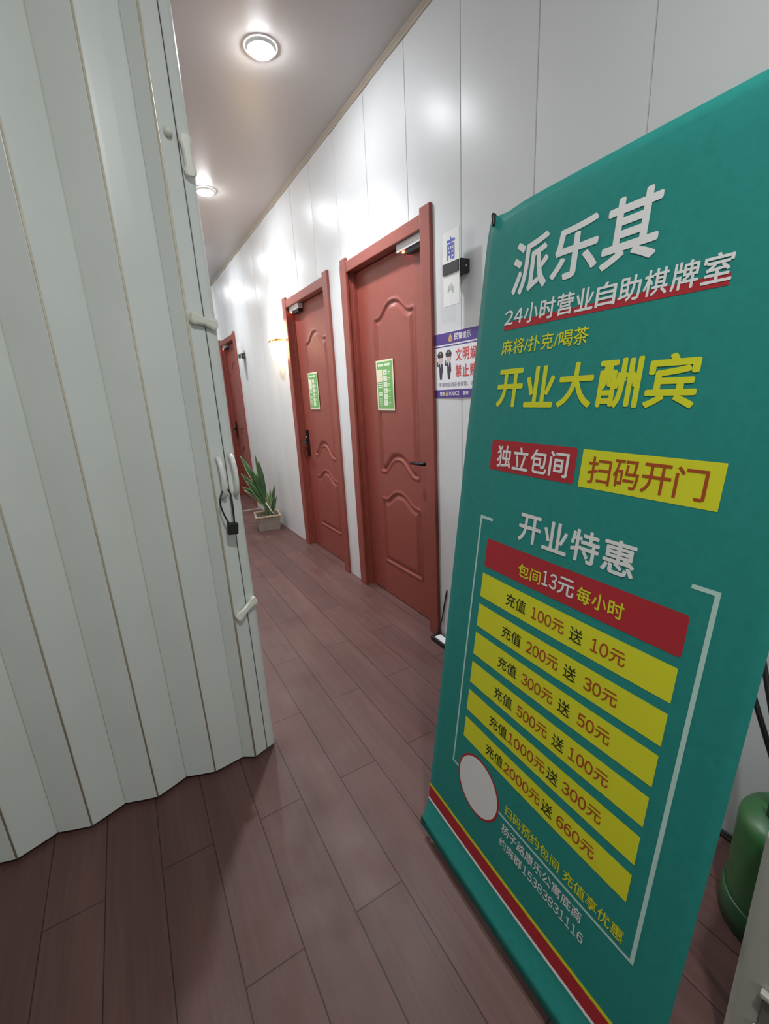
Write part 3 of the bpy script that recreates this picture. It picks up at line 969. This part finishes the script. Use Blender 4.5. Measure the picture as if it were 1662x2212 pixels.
# white bracket frame
t_ = 0.0072
lb_, rb_, tb_, bb_ = 0.0895, 0.6140, 0.9850, 0.2870
bp(lb_, lb_ + t_ * .8, bb_, tb_, M['ban_mint']); bp(lb_, 0.1340, tb_ - t_, tb_, M['ban_mint'])
bp(rb_ - t_, rb_, bb_, tb_, M['ban_mint']); bp(0.5750, rb_, tb_ - t_, tb_, M['ban_mint'])
bp(lb_, 0.125, bb_, bb_ + t_ * .8, M['ban_mint']); bp(0.265, rb_, bb_, bb_ + t_ * .8, M['ban_mint'])
disc2d(b, 0.1960, 0.2920, 0.0790, bpt, M['ban_red'], L1 * 1.4, 56)
disc2d(b, 0.1960, 0.2920, 0.0735, bpt, M['ban_white'], L1 * 2.2, 56)
bt('扫码预约包间', 0.2925, 0.4500, 0.3030, 0.3310, M['ban_yellow'], 0.010)
bt('充值享优惠', 0.4605, 0.5900, 0.3030, 0.3310, M['ban_yellow'], 0.010)
bt('杨子路康乐公寓底商', 0.2915, 0.5130, 0.2500, 0.2770, M['ban_white'], 0.010)
bt('约麻群', 0.2895, 0.3620, 0.2115, 0.2365, M['ban_white'], 0.010)
num('15383831116', 0.3656, 0.5235, 0.2130, 0.2360, M['ban_white'], 0.012)
bp(0, BW, 0.1250, 0.1345, M['ban_yellow']); bp(0, BW, 0.0865, 0.1250, M['ban_red']); bp(0, BW, 0.0790, 0.0865, M['ban_white'])
b.build('banner_sheet', ban)
EYE = [(0.0125, BH - 0.011), (BW - 0.0125, BH - 0.011), (0.0125, 0.012), (BW - 0.0125, 0.012)]
def at_banner(b_, mtx_pt, m, r0, r1):
    c = mtx_pt
    vs = []
    seg = 20
    for rr, h in ((r0, 0.0002), (r0 + (r1 - r0) * .5, 0.0016), (r1, 0.0004)):
        for k in range(seg):
            an = 2 * math.pi * k / seg
            vs.append(c + (BU * math.cos(an) + BV * math.sin(an)) * rr + BN * h)
    fs = [[i * seg + k, i * seg + (k + 1) % seg, (i + 1) * seg + (k + 1) % seg, (i + 1) * seg + k] for i in range(2) for k in range(seg)]
    b_.add(vs, fs, m, True)
for u, v in EYE:
    b = B(); at_banner(b, bpt(u, v, 0.0010), M['dark_grey'], 0.0040, 0.0070); b.build('eyelet', ban)

# X shaped stand behind the banner
HUB = BO + BU * 0.34 + BV * 0.80 - BN * 0.075
st = empty('banner_stand', HUB, 'black crossed-rod stand holding the green banner at its corners', 'stand')
b = B()
b.box((-0.03, -0.028, -0.035), (0.02, 0.028, 0.035), M['black'], 0.006, 2)
b.build('hub', st)
for u, v in EYE:
    tip = BO + BU * u + BV * v + BN * (min(bow(u, v), 0.006) - 0.010) - HUB
    b = B()
    mid = tip * 0.5 - BN * 0.02
    b.tube(catmull([Vector((0, 0, 0)), mid, tip], 6), 0.0042, M['black'], 10)
    arm = b.build('arm', st)
    b = B()
    hp = BO + bpt(u, v, 0.0) - HUB
    if v > 1:
        b.tube(catmull([hp - BN * 0.007 - BV * 0.004 - BU * 0.002, hp - BN * 0.004 + BV * 0.013 - BU * 0.004, hp + BN * 0.004 + BV * 0.013 - BU * 0.003, hp + BN * 0.005 + BV * 0.002 + BU * 0.001, hp + BN * 0.004 - BV * 0.012 + BU * 0.004], 4), 0.0036, M['black'], 10)
    else:
        sgn = -1 if u < 0.1 else 1
        bm = bmesh.new(); bmesh.ops.create_uvsphere(bm, u_segments=16, v_segments=10, radius=0.0085)
        bm.transform(Matrix.Translation(hp + BU * sgn * 0.012 - BN * 0.006 - BV * 0.003))
        b.bm(bm, M['black'], True)
    b.build('corner_hook', arm)
foot = Vector((-0.30, 0.52, 0.006)) - HUB
b = B(); b.tube([Vector((0.02, 0, 0)), foot], 0.005, M['black'], 10); b.build('rear_leg', st)

# ================================================================== potted plant
root = empty('potted_plant', (-0.175, 4.46, 0), 'strappy green plant in a square stone-coloured planter by the wall', 'plant')
root.rotation_euler = (0, 0, math.radians(-10))
b = B()
def ring4(hx, hy, z, rot=0.0):
    return [(x * hx, y * hy, z) for x, y in ((-1, -1), (1, -1), (1, 1), (-1, 1))]
def loft(b, rings, m, close_b=True, close_t=False):
    vs = [p for r in rings for p in r]
    k = len(rings[0])
    fs = [[i * k + j, i * k + (j + 1) % k, (i + 1) * k + (j + 1) % k, (i + 1) * k + j] for i in range(len(rings) - 1) for j in range(k)]
    if close_b: fs.append(list(range(k))[::-1])
    if close_t: fs.append([(len(rings) - 1) * k + j for j in range(k)])
    b.add(vs, fs, m)
loft(b, [ring4(0.102, 0.098, 0.0), ring4(0.106, 0.102, 0.012), ring4(0.120, 0.116, 0.155), ring4(0.112, 0.108, 0.155), ring4(0.108, 0.104, 0.125)], M['planter'])
b.build('pot', root)
b = B()
loft(b, [ring4(0.121, 0.117, 0.148), ring4(0.129, 0.125, 0.152), ring4(0.129, 0.125, 0.166), ring4(0.124, 0.120, 0.170), ring4(0.112, 0.108, 0.166), ring4(0.111, 0.107, 0.150)], M['planter_rim'], False)
b.build('pot_rim', root)
b = B()
vs = []; n = 12
for j in range(n + 1):
    for i in range(n + 1):
        x = -0.11 + 0.22 * i / n; y = -0.106 + 0.212 * j / n
        vs.append((x, y, 0.135 + 0.008 * math.sin(31 * x) * math.cos(27 * y) + random.uniform(-.003, .003)))
b.add(vs, [[j * (n + 1) + i, j * (n + 1) + i + 1, (j + 1) * (n + 1) + i + 1, (j + 1) * (n + 1) + i] for j in range(n) for i in range(n)], M['soil'], True)
b.build('soil', root)
def leaf(base, tip, width, m, droop=0.0, edge=None):
    base, tip = Vector(base), Vector(tip)
    d = tip - base
    side = Vector((d.z, 0.0, -d.x)).normalized() * 0.85 + Vector((0, 0.5, 0))
    side = (side - d.normalized() * side.dot(d.normalized())).normalized()
    nrm = d.normalized().cross(side)
    b = B(); rows = []
    width *= 1.45
    N = 12
    for i in range(N + 1):
        t = i / N
        p = base + d * t + Vector((0, 0, -1)) * droop * t * t * d.length + Vector((0, 0, 1)) * droop * t * d.length
        w = width * (0.45 + 0.55 * math.sin(math.pi * min(t * 1.25, 1) * 0.5 + 0.0)) * (1 - max(0, (t - 0.45) / 0.55) ** 1.7) + 0.0012
        for s in (-1, -0.75, 0, 0.75, 1):
            rows.append(p + side * w * 0.5 * s + nrm * (abs(s) * w * 0.16))
    k = 5
    fm = [[i * k + j, i * k + j + 1, (i + 1) * k + j + 1, (i + 1) * k + j] for i in range(N) for j in (1, 2)]
    fe = [[i * k + j, i * k + j + 1, (i + 1) * k + j + 1, (i + 1) * k + j] for i in range(N) for j in (0, 3)]
    b.add(rows, fm, m, True); b.add(rows, fe, edge or m, True)
    o = b.build('leaf', root)
    s = o.modifiers.new('thickness', 'SOLIDIFY'); s.thickness = 0.0016
    return o
c1 = (0.015, -0.01, 0.33)
LV = [((-0.19, 0.05, 0.79), .052, 'leaf', 0.06), ((-0.045, 0.06, 0.79), .042, 'leaf', 0.0), ((-0.020, -0.01, 0.725), .056, 'leaf', 0.0), ((-0.205, 0.00, 0.615), .046, 'leaf', 0.10),
      ((-0.215, -0.04, 0.485), .038, 'leaf', 0.16), ((-0.11, -0.06, 0.66), .058, 'leaf', 0.03), ((-0.13, 0.07, 0.70), .05, 'leaf', 0.04), ((-0.16, -0.09, 0.55), .05, 'leaf', 0.1),
      ((-0.08, 0.10, 0.62), .05, 'leaf_lt', 0.0), ((-0.20, 0.09, 0.43), .03, 'leaf_lt', 0.2), ((-0.06, 0.0, 0.60), .05, 'leaf', 0.0)]
for i, (t, w, m, dr) in enumerate(LV):
    leaf((c1[0] - 0.004 * (i % 4), c1[1] + 0.008 * (i % 3 - 1), c1[2] - 0.012 * i), t, w, M[m], dr, M['leaf_edge'] if i % 3 != 2 else None)
c2 = (0.045, -0.02, 0.14)
for t, w, m in (((0.105, -0.03, 0.46), .042, 'leaf'), ((0.060, 0.0, 0.43), .036, 'leaf_lt'), ((0.090, -0.05, 0.36), .04, 'leaf'), ((0.02, -0.04, 0.40), .035, 'leaf_lt'), ((0.12, 0.03, 0.33), .034, 'leaf')):
    leaf(c2, t, w, M[m], 0.0, M['leaf_edge'])
b = B(); b.tube(catmull([(0.0, -0.015, 0.12), (0.002, -0.015, 0.22), (0.012, -0.012, 0.345)], 5), [0.026 - 0.0005 * i for i in range(11)], M['stem'], 14)
b.build('stem', root)
b = B(); b.tube([(-0.004, -0.045, 0.295), (0.072, -0.085, 0.142)], 0.0045, M['cane'], 10)
b.build('support_cane', root)

# ================================================================== gas cylinder behind the banner
GC = (-0.155, 0.212)
root = empty('gas_cylinder', (GC[0], GC[1], 0), 'small green gas cylinder on the floor behind the banner', 'gas cylinder')
b = B()
b.lathe([(0.0, 0.02), (0.098, 0.02), (0.104, 0.03), (0.106, 0.05), (0.106, 0.285), (0.1045, 0.296), (0.099, 0.306), (0.088, 0.315), (0.068, 0.325), (0.045, 0.333), (0.030, 0.343), (0.0, 0.346)], M['gas_green'], 48)
b.build('cylinder_body', root)
b = B()
b.lathe([(0.108, 0.0), (0.112, 0.0), (0.112, 0.078), (0.107, 0.080)], M['gas_dark'], 48)
b.build('foot_ring', root)
b = B()
b.lathe([(0.0, 0.345), (0.017, 0.345), (0.017, 0.372), (0.012, 0.376), (0.012, 0.400), (0.0, 0.402)], M['brass'], 20)
b.tube([(0, 0, 0.386), (-0.03, 0.006, 0.386), (-0.042, 0.008, 0.386)], [0.009, 0.009, 0.011], M['brass'], 12)
vv = b.build('valve', root)
b = B()
b.lathe([(0.0, 0.402), (0.020, 0.402), (0.024, 0.408), (0.020, 0.418), (0.0, 0.418)], M['black'], 20)
b.build('hand_wheel', vv)
for a0 in (0.3, 2.4, 4.5):
    b = B()
    b.lathe([(0.064, 0.336), (0.068, 0.336), (0.068, 0.400), (0.064, 0.400), (0.064, 0.336)], M['gas_dark'], 10, a0=a0, a1=a0 + 0.7)
    b.build('valve_guard', root)
HV = Vector((-0.205, 0.222, 0.372))
for end in ((-0.012, 0.483, 1.009), (-0.012, 0.5759, 0.9922)):
    b = B()
    e = Vector(end)
    P = [Vector((GC[0], GC[1], 0.386)), HV, HV.lerp(e, 0.35), HV.lerp(e, 0.7), e]
    b.tube([p - Vector((GC[0], GC[1], 0)) for p in P], 0.0062, M['black'], 10)
    b.build('hose', root)

# ================================================================== cabinet cut off by the right edge
root = empty('storage_cabinet', (-0.50, 0.185, 0), 'off-white cabinet cut off by the lower right corner of the picture', 'cabinet')
root.rotation_euler = (0, 0, math.radians(4))
b = B()
b.box((0.0, -0.50, 0.02), (0.16, 0.0, 0.56), M['cabinet'], 0.014, 4)
b.build('cabinet_body', root)
b = B()
b.box((-0.006, -0.46, 0.13), (0.0005, -0.045, 0.235), M['cab_dark'], 0.004)
b.build('recess_panel', root)
b = B()
for z in (0.135, 0.232):
    b.box((-0.014, -0.465, z - 0.006), (-0.001, -0.040, z + 0.006), M['cabinet'], 0.003)
b.build('recess_rim', root)

# ================================================================== power strip and cable at the foot of the wall
root = empty('power_strip', (-0.045, 1.66, 0), 'small black-edged strip with a white top on the floor by the nearest door', 'power strip')
b = B()
b.box((-0.026, -0.14, 0.0), (0.026, 0.085, 0.026), M['black'], 0.004)
b.build('strip_case', root)
b = B()
b.box((-0.017, -0.13, 0.024), (0.022, 0.060, 0.0285), M['acrylic'], 0.002)
b.build('strip_face', root)
b = B()
b.tube(catmull([(0.0, 0.075, 0.02), (0.020, 0.072, 0.05), (0.036, 0.06, 0.12), (0.039, 0.045, 0.20), (0.039, 0.02, 0.30)], 6), 0.0032, M['black'], 8)
b.build('lead', root)
b = B()
b.tube(catmull([(-0.020, 1.50, 0.006), (-0.010, 1.2, 0.0055), (-0.014, 0.8, 0.0055), (-0.009, 0.5, 0.012), (-0.010, 0.38, 0.020), (-0.010, 0.33, 0.016)], 8), 0.0055, M['black'], 8)
tag(b.build('power_cable'), 'black cable lying along the foot of the wall behind the banner', 'cable')
